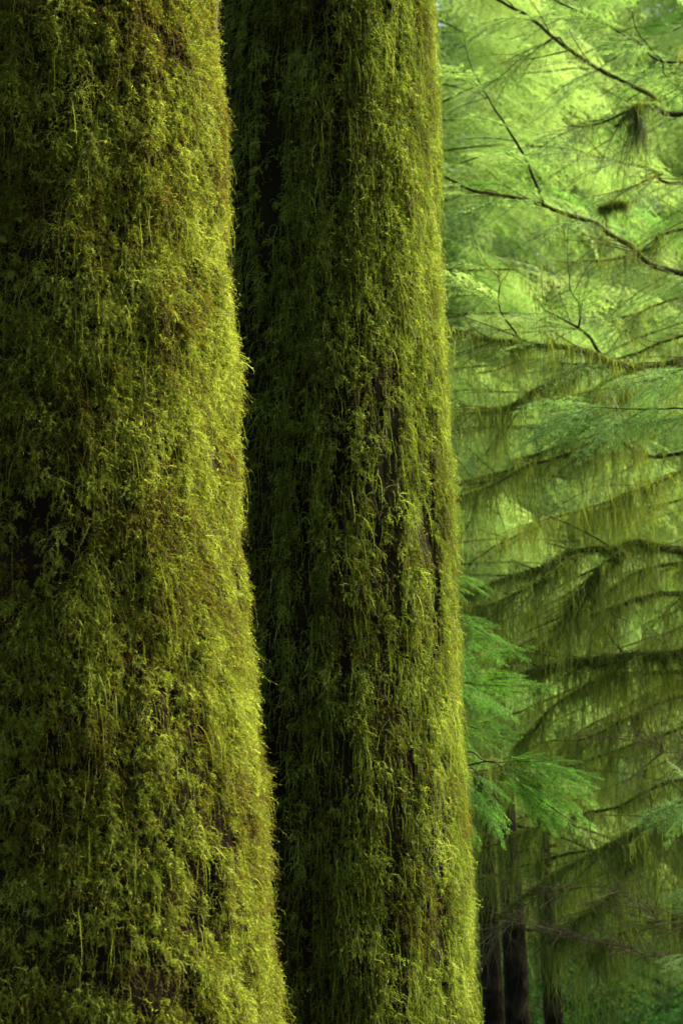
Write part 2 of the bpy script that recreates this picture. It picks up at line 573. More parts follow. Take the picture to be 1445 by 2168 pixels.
def hang(line, G, n, Lmean, clump=14, w=0.003, spread=0.02, loose=0.65, tint=0.5, lo=0.0, hi=1.0):
    """curtains of hanging moss under a branch"""
    m = len(line)
    n = max(2, int(n * 1.1))
    c = rng.random(n) * (hi - lo) + lo
    # bunch them
    c = np.clip(c + 0.02 * np.sin(c * 40), lo, hi)
    cl = Lmean * (0.2 + rng.random(n) ** 3 * 2.1)
    idx = np.repeat(np.arange(n), clump)
    S = len(idx)
    spread = np.where(rng.random(n) > loose, 0.012, 0.075)[idx]
    f = np.clip(c[idx] + rng.normal(size=S) * spread / max(np.linalg.norm(line[-1] - line[0]), 0.3), 0, 1) * (m - 1)
    i0 = np.clip(f.astype(int), 0, m - 2)
    b = line[i0] + (line[i0 + 1] - line[i0]) * (f - i0)[:, None]
    b = b + rng.normal(size=(S, 3)) * np.array([0.012, 0.05, 0.012])
    L = cl[idx] * (0.25 + 0.75 * rng.random(S))
    seg = 7
    t = np.linspace(0, 1, seg)
    pts = b[:, None] + np.array([0, 0, -1.0]) * (L[:, None] * t[None])[..., None]
    off = np.cumsum(rng.normal(size=(S, seg, 3)) * np.array([1, 1, 0.0]) * 0.05 * (L / seg)[:, None, None] * 5.5, axis=1)
    lean = rng.normal(size=(n, 1, 3))[idx] * np.array([0.09, 0.09, 0]) * (L[:, None] * t[None])[..., None]
    cen = np.zeros((n, 3))
    np.add.at(cen, idx, b)
    cen = (cen / clump)[idx] - b
    pull = np.where(spread < 0.02, 0.75, 0.25)[:, None] * t[None]
    pts = pts + off + lean + cen[:, None] * np.array([1, 1, 0]) * pull[..., None]
    an = rng.random(S) * math.pi
    side = np.broadcast_to(np.stack([np.cos(an), np.sin(an), np.zeros(S)], -1)[:, None], pts.shape)
    ww = w * 0.6 * (0.4 + rng.random(S))
    ct = np.clip(tint + rng.normal(size=n) * 0.22, 0, 1)
    prof = np.interp(t, [0, 0.3, 0.8, 1], [0.8, 1, 0.7, 0.15])
    G.ribbons(pts, side, ww[:, None] * prof[None], ct[idx])


def fuzz(line, rad, G, n, length, w=0.0022, tint=0.5, lo=0.0, hi=1.0):
    """short moss coat round a limb"""
    m = len(line)
    f = (lo + (hi - lo) * rng.random(n)) * (m - 1)
    i0 = np.clip(f.astype(int), 0, m - 2)
    b = line[i0] + (line[i0 + 1] - line[i0]) * (f - i0)[:, None]
    d = norm(rng.normal(size=(n, 3)) + np.array([0, 0, 0.25]))
    r = np.interp(f, np.arange(m), np.broadcast_to(rad, (m,)))
    p = b + d * r[:, None] * 0.8
    mod = 0.35 + 1.1 * vnoise(b * 6.0)
    L = length * (0.4 + 0.8 * rng.random(n)) * mod
    pts = [p]
    for k in range(3):
        d = norm(d + rng.normal(size=(n, 3)) * 0.3 + np.array([0, 0, -0.45]))
        pts.append(pts[-1] + d * (L / 3)[:, None])
    pts = np.stack(pts, 1)
    sd = norm(np.cross(np.gradient(pts, axis=1), rng.normal(size=(n, 1, 3))))
    G.ribbons(pts, sd, np.full(n, w), np.clip(tint + rng.normal(size=n) * 0.2, 0, 1))


def branch(parent, pix, r0, r1, trunk=None, hang_n=0, hang_L=0.2, fz=0, fz_len=0.04, sprays=0, spray_scale=1.0, kind=MID, mat=M_LEAF, down=0.35,
           twigs=0, wood=None, hang_t=0.5, spray_lo=0.05, hang_w=0.003, hang_lo=0.0, hang_hi=1.0, clump=14, loose=0.65, tint=0.5, sdir=(-1, -0.1, -0.35), zh=(0, -0.35, 1)):
    """one branch read from the photograph; pix = (px, py, Y) from tip to thick end"""
    pts = [P(*q) for q in pix]
    if trunk is not None:
        e = pts[-1]
        pts.append(np.array([trunk[0], trunk[1], e[2] + 0.12 * (trunk[0] - e[0])]))
    line = smooth_line(pts, 0.05)
    line = line + np.stack([fbm(line * 5 + 3.3 + k * 7, 2) for k in range(3)], -1) * 0.022 + np.stack([fbm(line * 1.7 + 9.3 + k * 5 + r0 * 900, 2) for k in range(3)], -1) * 0.045 * (fz > 0)
    n = len(line)
    rad = np.linspace(r1, r0, n)
    W = Geo()
    W.tube(line, rad, 7, lump=0.35)
    G, H, Z = Geo(), Geo(), Geo()
    vis = np.where(np.array([(q[0] / q[1]) < 0.165 for q in line]))[0]
    m = len(vis)
    sd = np.asarray(sdir, float)
    for k in range(sprays):
        f = spray_lo + (1 - spray_lo) * (k + rng.random()) / sprays
        i = vis[min(m - 1, int(f * m))]
        ax = line[max(i - 2, 0)] - line[min(i + 2, n - 1)]
        sg = 1 if k % 2 else -1
        d = norm(ax) * 0.7 + np.array([0.1, sg * 0.8, 0]) + sd * 0.6 + rng.normal(size=3) * 0.15
        d[2] -= down * rng.random()
        place(kind, line[i], d, norm(np.array(zh) + rng.normal(size=3) * 0.15), spray_scale * (0.6 + 0.6 * rng.random()), G, W, tint)
    for k in range(int(twigs * 2.2)):
        i = vis[int(rng.random() * (m - 1))]
        ln = 0.12 + 0.5 * rng.random()
        ax = norm(line[max(i - 2, 0)] - line[min(i + 2, n - 1)])
        d = norm(ax + rng.normal(size=3) * np.array([0.5, 0.8, 0.5]))
        u = np.linspace(0, 1, 6)[:, None]
        tl = line[i] + d * ln * u + rng.normal(size=3) * 0.12 * ln * u ** 2 + np.array([0, 0, 0.10 * rng.normal()]) * ln * u ** 2
        W.tube(tl, np.linspace(1, 0.3, 6) * max(0.003, r1 * 0.6), 4)
        if hang_n:
            hang(tl, H, 9, hang_L * 0.7, 8, hang_w, tint=hang_t)
            fuzz(tl, 0.004, Z, 60, 0.025)
        for kk in range(2):
            dd = norm(d + rng.normal(size=3) * 0.5)
            W.tube(tl[2 + kk] + dd * ln * 0.4 * u + np.array([0, 0, -0.05]) * u ** 2, np.linspace(1, 0.3, 6) * 0.0022, 3)
    b = W.build("branch", wood or (M_LIMB if fz >= 300 and hang_n else M_TWIG), parent, smooth=True)
    if hang_n:
        hang(line[vis], H, hang_n, hang_L, clump, hang_w, loose=loose, tint=hang_t, lo=hang_lo, hi=hang_hi)
    if H.n:
        stuff(H.build("hanging_moss", M_HANG, b))
    if fz:
        fuzz(line[vis], rad[vis], Z, fz, fz_len)
        stuff(Z.build("moss", M_LIMBMOSS, b))
    if G.n:
        stuff(G.build("foliage", mat, b))
    return b


def plain_trunk(parent, x, y, r0, h, mat, lean=(0, 0), top=0.25):
    W = Geo()
    z = np.linspace(-0.3, h, 40)
    pts = np.stack([x + lean[0] * z / h, y + lean[1] * z / h, z], -1)
    pts[:, :2] += np.stack([fbm(pts * 0.6 + x, 2), fbm(pts * 0.6 + 40 + x, 2)], -1) * r0 * 0.5
    W.tube(pts, r0 * np.interp(z, [-0.3, 0.3, h], [1.35, 1.0, top]), 16, lump=0.1)
    return W.build("trunk", mat, parent, smooth=True)


def bough(o, d, ln, nsp, protos, G, W, sc_, rise=0.18, droop=0.45, tint=0.5):
    """one layered hemlock bough: an axis that rises, then droops, with sprays to both sides"""
    t = np.linspace(0, 1, 14)[:, None]
    d = norm(np.asarray(d, float))
    pts = o + d * (ln * t) + np.array([0, 0, 1]) * (ln * (rise * t - droop * t ** 2))
    pts = pts + np.stack([fbm(pts * 2.2 + 5 * c, 2) for c in range(3)], -1) * 0.10 * t
    W.tube(pts, np.linspace(1, 0.2, 14) * 0.0030 * ln, 4)
    h = norm(np.array([-d[1], d[0], 0]))
    for k in range(nsp):
        f = 0.12 + 0.88 * (k + rng.random()) / nsp
        b = np.array([np.interp(f, t[:, 0], pts[:, c]) for c in range(3)])
        sg = 1 if k % 2 else -1
        x = d * 0.75 + h * sg * (0.85 - 0.6 * f) + np.array([0, 0, -0.22 - 0.3 * f])
        place(protos, b, x + rng.normal(size=3) * 0.1, norm(np.array([0, 0, 1]) + rng.normal(size=3) * 0.18), sc_ * (0.65 + 0.5 * rng.random()) * (1.05 - 0.35 * f), G, None, tint)


# ------------------------------------------------------------------ hemlock whose bare limbs cross the upper right
TX = np.array([4.2, 17.0])
hem = thing("hemlock_tree", "hemlock with dark bare limbs and lacy sprays crossing the upper right of the view", "tree", (TX[0], TX[1], 0))
plain_trunk(hem, TX[0], TX[1], 0.22, 12, M_BARK2)
branch(hem, [(1005, -20, 16.2), (1110, 40, 16.2), (1200, 100, 16.3), (1290, 160, 16.5), (1370, 205, 16.6), (1450, 245, 16.8)], 0.030, 0.010, TX, 14, 0.10, 500, 0.03,
       sprays=11, twigs=3, hang_lo=0.3, hang_hi=0.8, clump=9, hang_w=0.0022)
branch(hem, [(935, 372, 15.6), (1000, 400, 15.6), (1080, 418, 15.7), (1150, 435, 15.8), (1250, 475, 16), (1330, 515, 16.2), (1450, 575, 16.5)], 0.034, 0.009, TX, 34, 0.16, 900, 0.03,
       sprays=9, twigs=4, hang_lo=0.1, clump=9, hang_w=0.0022)
branch(hem, [(1000, 150, 15.6), (1040, 220, 15.65), (1075, 270, 15.7), (1115, 345, 15.8), (1152, 435, 15.8)], 0.012, 0.004, None, 0, sprays=7, twigs=1, spray_scale=0.8)
branch(hem, [(1040, 175, 16.6), (1110, 120, 16.5), (1175, 78, 16.4), (1195, 95, 16.3)], 0.008, 0.003, None, 3, 0.1, sprays=4, twigs=1, spray_scale=0.8)
branch(hem, [(1190, 270, 16.6), (1260, 265, 16.5), (1330, 235, 16.5), (1390, 215, 16.7)], 0.012, 0.004, None, 18, 0.16, 250, 0.03, sprays=3, twigs=1)
branch(hem, [(1240, 325, 17.4), (1310, 345, 17.4), (1380, 362, 17.4), (1450, 385, 17.3)], 0.022, 0.010, TX, 20, 0.2, 300, 0.03, sprays=6, twigs=2)
branch(hem, [(1310, 412, 17.0), (1350, 395, 17.0), (1400, 375, 17.2)], 0.010, 0.004, None, 6, 0.15, 200, 0.05, sprays=2, twigs=1)
branch(hem, [(1210, 560, 16.8), (1290, 548, 16.8), (1370, 520, 16.8), (1450, 480, 16.9)], 0.018, 0.008, TX, 40, 0.22, 600, 0.035, sprays=4, twigs=2)
branch(hem, [(1280, 690, 17.2), (1340, 670, 17.2), (1450, 632, 17.2)], 0.016, 0.006, TX, 30, 0.2, 300, 0.03, sprays=5, twigs=1)
branch(hem, [(1130, -20, 18.0), (1250, 40, 18.0), (1340, 80, 18.0), (1450, 130, 18.0)], 0.016, 0.006, TX, 4, 0.1, sprays=10, twigs=2)
branch(hem, [(1330, -10, 16.9), (1345, 60, 16.9), (1370, 90, 16.9), (1400, 130, 17), (1450, 170, 17)], 0.010, 0.004, TX, 3, 0.1, sprays=6, twigs=1)
# the big beard of moss hanging from the limb, and the small nest-like tuft
branch(hem, [(1300, 265, 16.5), (1345, 232, 16.5), (1390, 216, 16.6)], 0.008, 0.005, None, 16, 0.40, 500, 0.07, hang_lo=0.47, hang_hi=0.56, clump=50, hang_t=0.08, loose=0.0)
branch(hem, [(1262, 440, 16.4), (1290, 432, 16.4), (1320, 426, 16.4)], 0.008, 0.005, None, 14, 0.2, 1100, 0.09, clump=16, hang_t=0.1, loose=0.0)

# ------------------------------------------------------------------ hemlock with a mossy limb in the middle
TX2 = np.array([3.9, 15.0])  # hanging moss here lightened in colour to look sunlit
hem2 = thing("hemlock_tree", "hemlock with yellow mossy limbs and curtains of hanging moss at middle height", "tree", (TX2[0], TX2[1], 0))
plain_trunk(hem2, TX2[0], TX2[1], 0.2, 9, M_BARK2)
branch(hem2, [(955, 705, 15.0), (1040, 716, 15.1), (1150, 735, 15.2), (1240, 750, 15.3), (1310, 770, 15.4), (1450, 760, 15.6)], 0.040, 0.010, TX2, 63, 0.34, 3000, 0.045, sprays=8, twigs=9, clump=14, hang_t=0.68)
branch(hem2, [(1150, 655, 15.3), (1190, 675, 15.3), (1222, 692, 15.3), (1250, 715, 15.3), (1275, 752, 15.35)], 0.014, 0.004, None, 6, 0.15, sprays=4, twigs=3, spray_scale=0.8)
branch(hem2, [(1205, 585, 15.5), (1208, 615, 15.4), (1225, 650, 15.3), (1222, 692, 15.3)], 0.007, 0.003, None, 0, sprays=3, twigs=2, spray_scale=0.7)
branch(hem2, [(1040, 575, 15.5), (1060, 600, 15.4), (1058, 660, 15.3), (1085, 700, 15.2), (1110, 727, 15.2)], 0.008, 0.003, None, 2, 0.1, sprays=5, twigs=3, spray_scale=0.8)
branch(hem2, [(1000, 862, 15.6), (1080, 855, 15.6), (1140, 815, 15.6), (1215, 788, 15.6), (1300, 775, 15.6)], 0.026, 0.008, None, 54, 0.26, 2600, 0.045, twigs=8)
branch(hem2, [(960, 912, 16.6), (1060, 911, 16.6), (1130, 906, 16.6), (1250, 900, 16.4), (1450, 892, 16.2)], 0.018, 0.009, TX2, 35, 0.3, 500, 0.03, twigs=7)
branch(hem2, [(965, 1050, 15.6), (1040, 1020, 15.6), (1110, 982, 15.6), (1200, 958, 15.6), (1320, 900, 15.6), (1450, 880, 15.6)], 0.026, 0.007, TX2, 63, 0.34, 1800, 0.04, twigs=9, clump=14, hang_t=0.68)
branch(hem2, [(960, 1030, 16.2), (1030, 1010, 16.2), (1090, 985, 16.2), (1180, 945, 16.2), (1290, 930, 16.2), (1450, 960, 16.2)], 0.022, 0.007, TX2, 71, 0.45, 800, 0.04, twigs=9, clump=16, hang_t=0.66)
branch(hem2, [(1120, 1120, 16.8), (1230, 1075, 16.8), (1330, 1040, 16.8), (1450, 990, 16.6)], 0.018, 0.006, TX2, 55, 0.42, 500, 0.035, twigs=8, clump=18, hang_t=0.6)
branch(hem2, [(990, 1180, 17.2), (1080, 1140, 17.2), (1190, 1090, 17.2), (1290, 1080, 17.2), (1450, 1060, 17)], 0.016, 0.006, TX2, 39, 0.3, 400, 0.03, twigs=8)
branch(hem2, [(1180, 840, 16.4), (1290, 822, 16.3), (1450, 800, 16.2)], 0.018, 0.006, TX2, 47, 0.42, 500, 0.035, twigs=6, clump=16, hang_t=0.66)
branch(hem2, [(1010, 790, 16.8), (1120, 770, 16.8), (1240, 770, 16.8), (1450, 720, 16.8)], 0.016, 0.006, TX2, 47, 0.3, 500, 0.03, twigs=6)

# ------------------------------------------------------------------ the draped tree in the shade
TX3 = np.array([3.8, 16.4])
drp = thing("moss_draped_tree", "shaded tree whose dark drooping limbs carry thick mats and long curtains of moss", "tree", (TX3[0], TX3[1], 0))
plain_trunk(drp, TX3[0], TX3[1], 0.24, 9, M_BARK2)
D = dict(clump=18, twigs=7, hang_t=0.36)  # hanging moss colour darkened to deepen the shade here
branch(drp, [(985, 1255, 16.0), (1030, 1240, 16.0), (1100, 1212, 16.0), (1165, 1188, 16.0), (1215, 1163, 16.0), (1300, 1160, 16.0), (1350, 1152, 16.1), (1450, 1165, 16.1)], 0.040, 0.012, TX3, 67, 0.41, 4500, 0.065, **D)
branch(drp, [(985, 1280, 15.6), (1045, 1273, 15.6), (1130, 1235, 15.6), (1180, 1205, 15.6), (1225, 1170, 15.7)], 0.016, 0.006, None, 45, 0.30, 1500, 0.04, **D)
branch(drp, [(1200, 1300, 15.9), (1240, 1250, 15.9), (1270, 1200, 15.9), (1320, 1170, 15.9)], 0.030, 0.016, None, 30, 0.34, 2600, 0.075, **D)
branch(drp, [(1110, 1425, 16.2), (1180, 1405, 16.2), (1260, 1392, 16.2), (1330, 1384, 16.2), (1410, 1382, 16.2), (1450, 1378, 16.2)], 0.035, 0.014, TX3, 67, 0.41, 5200, 0.075, **D)
branch(drp, [(1020, 1450, 16.5), (1130, 1378, 16.5), (1230, 1322, 16.4), (1300, 1292, 16.4), (1450, 1255, 16.3)], 0.030, 0.008, TX3, 67, 0.39, 3000, 0.05, **D)
branch(drp, [(1060, 1380, 16.9), (1130, 1350, 16.9), (1210, 1310, 16.9), (1290, 1265, 16.9), (1360, 1215, 16.9), (1450, 1190, 16.8)], 0.022, 0.007, TX3, 60, 0.41, 1500, 0.04, **D)
branch(drp, [(1080, 1580, 16.4), (1130, 1540, 16.4), (1170, 1500, 16.4), (1215, 1468, 16.4), (1300, 1430, 16.4), (1450, 1420, 16.4)], 0.024, 0.008, TX3, 60, 0.37, 1500, 0.05, **D)
branch(drp, [(1120, 1590, 16.9), (1250, 1562, 16.9), (1330, 1520, 16.9), (1450, 1480, 16.8)], 0.018, 0.007, TX3, 52, 0.39, 900, 0.035, **D)
branch(drp, [(1010, 1700, 17.2), (1120, 1660, 17.2), (1260, 1610, 17.2), (1450, 1545, 17)], 0.018, 0.007, TX3, 60, 0.41, 900, 0.035, **D)
branch(drp, [(995, 1808, 16.8), (1060, 1792, 16.8), (1130, 1762, 16.8), (1175, 1748, 16.8), (1300, 1700, 16.8), (1450, 1650, 16.8)], 0.018, 0.006, TX3, 52, 0.34, 900, 0.035, **D)
branch(drp, [(990, 1872, 16.5), (1060, 1856, 16.5), (1130, 1832, 16.5), (1260, 1800, 16.5), (1450, 1770, 16.5)], 0.018, 0.006, TX3, 52, 0.34, 900, 0.035, **D)
branch(drp, [(1060, 1945, 15.6), (1100, 1910, 15.6), (1165, 1862, 15.6), (1250, 1812, 15.6), (1330, 1765, 15.6), (1450, 1700, 15.7)], 0.022, 0.008, TX3, 82, 0.41, 4200, 0.06, hang_lo=0.22, **D)
branch(drp, [(1140, 1990, 15.2), (1200, 1950, 15.2), (1290, 1900, 15.2), (1320, 1850, 15.2), (1360, 1770, 15.3), (1450, 1720, 15.4)], 0.022, 0.008, TX3, 75, 0.39, 4200, 0.065, **D)
branch(drp, [(1250, 2010, 15.8), (1330, 1975, 15.8), (1450, 1940, 15.8)], 0.016, 0.006, TX3, 45, 0.41, 700, 0.04, **D)
branch(drp, [(1000, 1345, 17.4), (1100, 1300, 17.4), (1250, 1240, 17.4), (1450, 1200, 17.3)], 0.018, 0.006, TX3, 67, 0.41, 600, 0.035, **D)
branch(drp, [(1000, 1530, 17.6), (1100, 1500, 17.6), (1250, 1440, 17.6), (1450, 1330, 17.5)], 0.018, 0.006, TX3, 67, 0.46, 600, 0.035, **D)
branch(drp, [(1000, 1640, 17.8), (1130, 1600, 17.8), (1280, 1520, 17.8), (1450, 1440, 17.6)], 0.018, 0.006, TX3, 67, 0.46, 600, 0.035, **D)
branch(drp, [(1000, 1770, 20.6), (1150, 1720, 20.6), (1300, 1660, 20.4), (1450, 1600, 19.6)], 0.018, 0.006, TX3, 75, 0.48, 600, 0.035, **D)
branch(drp, [(1010, 1920, 20.6), (1150, 1890, 20.6), (1300, 1840, 20.4), (1450, 1800, 19.6)], 0.018, 0.006, TX3, 75, 0.48, 600, 0.035, **D)
for q in ([(1170, 1968, 14.9), (1240, 1985, 14.9), (1310, 2003, 15.0), (1450, 2025, 15.2)], [(1310, 1885, 14.6), (1370, 1930, 14.7), (1450, 1955, 14.8)],
          [(1350, 1560, 14.6), (1400, 1585, 14.7), (1450, 1592, 14.8)], [(1040, 1980, 15.4), (1090, 1935, 15.5), (1150, 1890, 15.5), (1230, 1880, 15.5)]):
    branch(drp, q, 0.005, 0.0022, TX3 if q[-1][0] > 1400 else None, 0, twigs=22, wood=M_DEAD)

# ------------------------------------------------------------------ young hemlocks reaching in from the right edge
TX4 = np.array([2.75, 13.2])
yng = thing("young_hemlock", "young hemlock whose blue-green boughs reach in from the right edge", "tree", (TX4[0], TX4[1], 0))
plain_trunk(yng, TX4[0], TX4[1], 0.06, 5.2, M_TWIG, top=0.1)


def spray_branch(parent, root, pix, sprays, r0=0.006, mat=None, wood=None):
    """a branch of root -> pix, and sprays given as (origin pixel, tip pixel, size, hint, tint)"""
    pts = ([] if root is None else [np.array([root[0], root[1], P(*pix[0])[2] - 0.05])]) + [P(*q) for q in pix]
    line = smooth_line(pts, 0.02)
    W, G = Geo(), Geo()
    W.tube(line, np.linspace(r0, 0.002, len(line)), 6)
    for (px, py, Y), (tx, ty, tY), s_, zh, tn in sprays:
        o, e = P(px, py, Y), P(tx, ty, tY)
        L = np.linalg.norm(e - o)
        for rep_ in range(2):
            off = rng.normal(size=3) * 0.045 * rep_
            place(FINE, o + off, e - o + np.array([0, 0, 0.14 * L]) + off * 2, norm(np.array(zh) + rng.normal(size=3) * 0.15), L / 0.5 * s_ * (1 - 0.12 * rep_), G, W, tn + 0.08, 0.0012)
    b = W.build("branch", wood or M_DEAD, parent, smooth=True)
    stuff(G.build("foliage", mat or M_NEEDLE, b))


ZY = (0.15, -0.35, 0.92)
spray_branch(yng, TX4, [(1470, 868, 12.9), (1400, 866, 12.9), (1330, 866, 12.9), (1250, 862, 12.8)],
             [((1250, 862, 12.8), (1088, 872, 12.6), 1, ZY, 0.7), ((1255, 866, 12.8), (1085, 925, 12.6), 1, ZY, 0.6), ((1270, 866, 12.8), (1075, 968, 12.6), 0.9, ZY, 0.5),
              ((1300, 868, 12.8), (1125, 962, 12.7), 0.9, ZY, 0.45), ((1330, 866, 12.9), (1190, 945, 12.7), 1, ZY, 0.5), ((1370, 866, 12.9), (1235, 950, 12.8), 1, ZY, 0.45),
              ((1400, 866, 12.9), (1290, 940, 12.8), 1, ZY, 0.5), ((1290, 864, 12.8), (1160, 850, 12.9), 1, ZY, 0.75), ((1430, 868, 12.9), (1340, 935, 12.8), 1, ZY, 0.4)], 0.010, M_BLUE, M_TWIG)
spray_branch(yng, TX4, [(1480, 770, 13.0), (1440, 785, 13.0), (1400, 795, 13.0)],
             [((1450, 782, 13.0), (1298, 818, 12.8), 1, ZY, 0.8), ((1455, 785, 13.0), (1335, 850, 12.8), 1, ZY, 0.8), ((1460, 800, 13.0), (1358, 893, 12.8), 1, ZY, 0.85), ((1470, 820, 13.0), (1400, 900, 12.8), 1, ZY, 0.8),
              ((1450, 780, 13.0), (1320, 788, 13.0), 0.8, ZY, 0.8)], 0.009, M_BLUE, M_TWIG)
spray_branch(yng, TX4, [(1490, 1665, 12.7), (1450, 1692, 12.6), (1410, 1712, 12.6)],
             [((1450, 1690, 12.6), (1345, 1757, 12.5), 1, ZY, 0.6), ((1460, 1690, 12.6), (1372, 1764, 12.5), 1, ZY, 0.5), ((1470, 1690, 12.6), (1405, 1760, 12.5), 1, ZY, 0.5), ((1450, 1688, 12.6), (1380, 1712, 12.7), 1, ZY, 0.7)], 0.007, M_BLUE, M_TWIG)
spray_branch(yng, TX4, [(1500, 2000, 12.7), (1460, 2030, 12.6), (1430, 2045, 12.6)],
             [((1465, 2025, 12.6), (1398, 2058, 12.5), 1, ZY, 0.6), ((1470, 2035, 12.6), (1420, 2085, 12.5), 1, ZY, 0.5)], 0.006, M_BLUE, M_TWIG)
spray_branch(yng, TX4, [(1500, 1860, 14.2), (1450, 1895, 14.2)],
             [((1470, 1880, 14.2), (1408, 1915, 14.1), 1, ZY, 0.6), ((1480, 1885, 14.2), (1430, 1930, 14.1), 1, ZY, 0.5)], 0.006, M_BLUE, M_TWIG)

# ------------------------------------------------------------------ the sharp hemlock behind the second trunk
TX5 = np.array([P(885, 1600, 11.4)[0], 11.4])
sap = thing("hemlock_sapling", "fresh green hemlock sapling with flat drooping sprays beside the second mossy trunk", "tree", (TX5[0], TX5[1], 0))
plain_trunk(sap, TX5[0], TX5[1], 0.05, 3.9, M_TWIG, top=0.15)


def fine_branch(pix, sprays, r0=0.006):
    spray_branch(sap, TX5, pix, sprays, r0)


ZH = (0.25, -0.5, 0.85)
fine_branch([(945, 1215, 11.4), (975, 1220, 11.4), (1000, 1232, 11.4)],
            [((955, 1215, 11.4), (1040, 1247, 11.3), 1, ZH, 0.5), ((945, 1222, 11.4), (1015, 1228, 11.4), 1, ZH, 0.6), ((945, 1240, 11.4), (990, 1275, 11.4), 1, ZH, 0.4)])
fine_branch([(945, 1300, 11.3), (990, 1320, 11.3), (1040, 1350, 11.2)],
            [((950, 1300, 11.3), (1060, 1328, 11.2), 1, ZH, 0.55), ((960, 1310, 11.3), (1058, 1355, 11.2), 1, ZH, 0.6), ((975, 1330, 11.3), (1118, 1396, 11.1), 1, ZH, 0.5),
             ((955, 1350, 11.4), (1020, 1440, 11.3), 1, ZH, 0.3), ((945, 1330, 11.5), (1000, 1470, 11.5), 1, ZH, 0.3)])
fine_branch([(945, 1440, 11.2), (1000, 1448, 11.2), (1070, 1452, 11.1)],
            [((965, 1445, 11.2), (1190, 1466, 11.0), 0.9, ZH, 0.55), ((1000, 1447, 11.2), (1162, 1483, 11.0), 0.8, ZH, 0.6), ((1010, 1450, 11.1), (1150, 1507, 11.0), 0.85, ZH, 0.55),
             ((960, 1455, 11.2), (1072, 1520, 11.1), 1, ZH, 0.35), ((950, 1450, 11.3), (1060, 1545, 11.2), 1, ZH, 0.3)])
fine_branch([(945, 1525, 11.2), (1000, 1540, 11.2), (1060, 1560, 11.1)],
            [((955, 1525, 11.2), (1116, 1565, 11.0), 0.9, ZH, 0.55), ((970, 1540, 11.2), (1095, 1580, 11.0), 0.9, ZH, 0.5), ((960, 1550, 11.2), (1075, 1598, 11.1), 1, ZH, 0.4),
             ((955, 1545, 11.3), (1035, 1625, 11.2), 1, ZH, 0.35)])
fine_branch([(985, 1592, 10.9), (1020, 1608, 10.8), (1045, 1615, 10.8), (1080, 1612, 10.8), (1150, 1612, 10.7)],
            [((1062, 1615, 10.8), (1210, 1603, 10.7), 0.85, ZH, 0.55), ((1080, 1612, 10.8), (1345, 1657, 10.6), 0.75, ZH, 0.6), ((1100, 1615, 10.8), (1312, 1692, 10.6), 0.75, ZH, 0.55),
             ((1075, 1622, 10.8), (1245, 1715, 10.6), 0.8, ZH, 0.45), ((1150, 1615, 10.7), (1235, 1612, 10.6), 1, ZH, 0.6)], 0.008)
fine_branch([(1030, 1612, 10.8), (1065, 1632, 10.8), (1100, 1660, 10.7), (1160, 1705, 10.6), (1220, 1745, 10.5)],
            [((1070, 1622, 10.8), (1140, 1690, 10.6), 1, ZH, 0.35), ((1100, 1655, 10.7), (1315, 1788, 10.5), 0.75, ZH, 0.5), ((1095, 1660, 10.7), (1210, 1780, 10.5), 0.8, ZH, 0.35),
             ((1120, 1660, 10.7), (1260, 1742, 10.5), 0.75, ZH, 0.45), ((1080, 1645, 10.7), (1145, 1738, 10.6), 0.9, ZH, 0.4)], 0.006)
fine_branch([(985, 1625, 11.0), (1020, 1650, 11.0), (1060, 1700, 10.9)],
            [((990, 1640, 11.0), (1085, 1700, 10.9), 1, ZH, 0.3), ((1020, 1665, 11.0), (1102, 1785, 10.8), 0.8, ZH, 0.35), ((985, 1660, 11.1), (1055, 1765, 11), 1, ZH, 0.3),
             ((990, 1700, 11.1), (1050, 1735, 11), 1, ZH, 0.5), ((1005, 1640, 11.0), (1060, 1680, 10.9), 1.1, ZH, 0.3)])

# ------------------------------------------------------------------ slim dark trunks low in the gap
for px, Y, r0, lab, dead in ((1066, 19.0, 0.095, "slim dark trunk low in the gap, nearest the bright mossy rim", 2),
                             (1116, 18.5, 0.110, "thicker bare dark trunk low in the gap, second from the bright mossy rim", 2),
                             (1185, 19.5, 0.085, "thin dark mossy trunk, third from the bright mossy rim, with open green on both sides", 2)):
    b0 = P(px, 2168, Y)
    t = thing("slender_tree", lab, "tree", (b0[0], Y, 0), "slim dark trunks behind the moss curtains")
    plain_trunk(t, b0[0], Y, r0, 2.9, M_BARK2, lean=(-0.18, 0.1), top=0.7)
    for k in range(dead):
        z = 1.6 + 1.5 * rng.random()
        W, H = Geo(), Geo()
        a = rng.choice([-1, 1])
        u = np.linspace(0, 1, 9)[:, None]
        ln = 0.5 + 0.8 * rng.random()
        line = np.array([b0[0], Y, z]) + np.array([a, -0.5 + rng.random(), -0.15 + 0.3 * rng.random()]) * ln * u + np.array([0, 0, -0.2]) * u ** 2
        W.tube(line, np.linspace(0.016, 0.004, 9), 5)
        bb = W.build("branch", M_TWIG, t, smooth=True)
        hang(line, H, 6, 0.22, 8, tint=0.35)
        stuff(H.build("hanging_moss", M_HANG, bb))

# ------------------------------------------------------------------ lit hemlocks behind
groupn = "sunlit hemlocks behind the limbs"


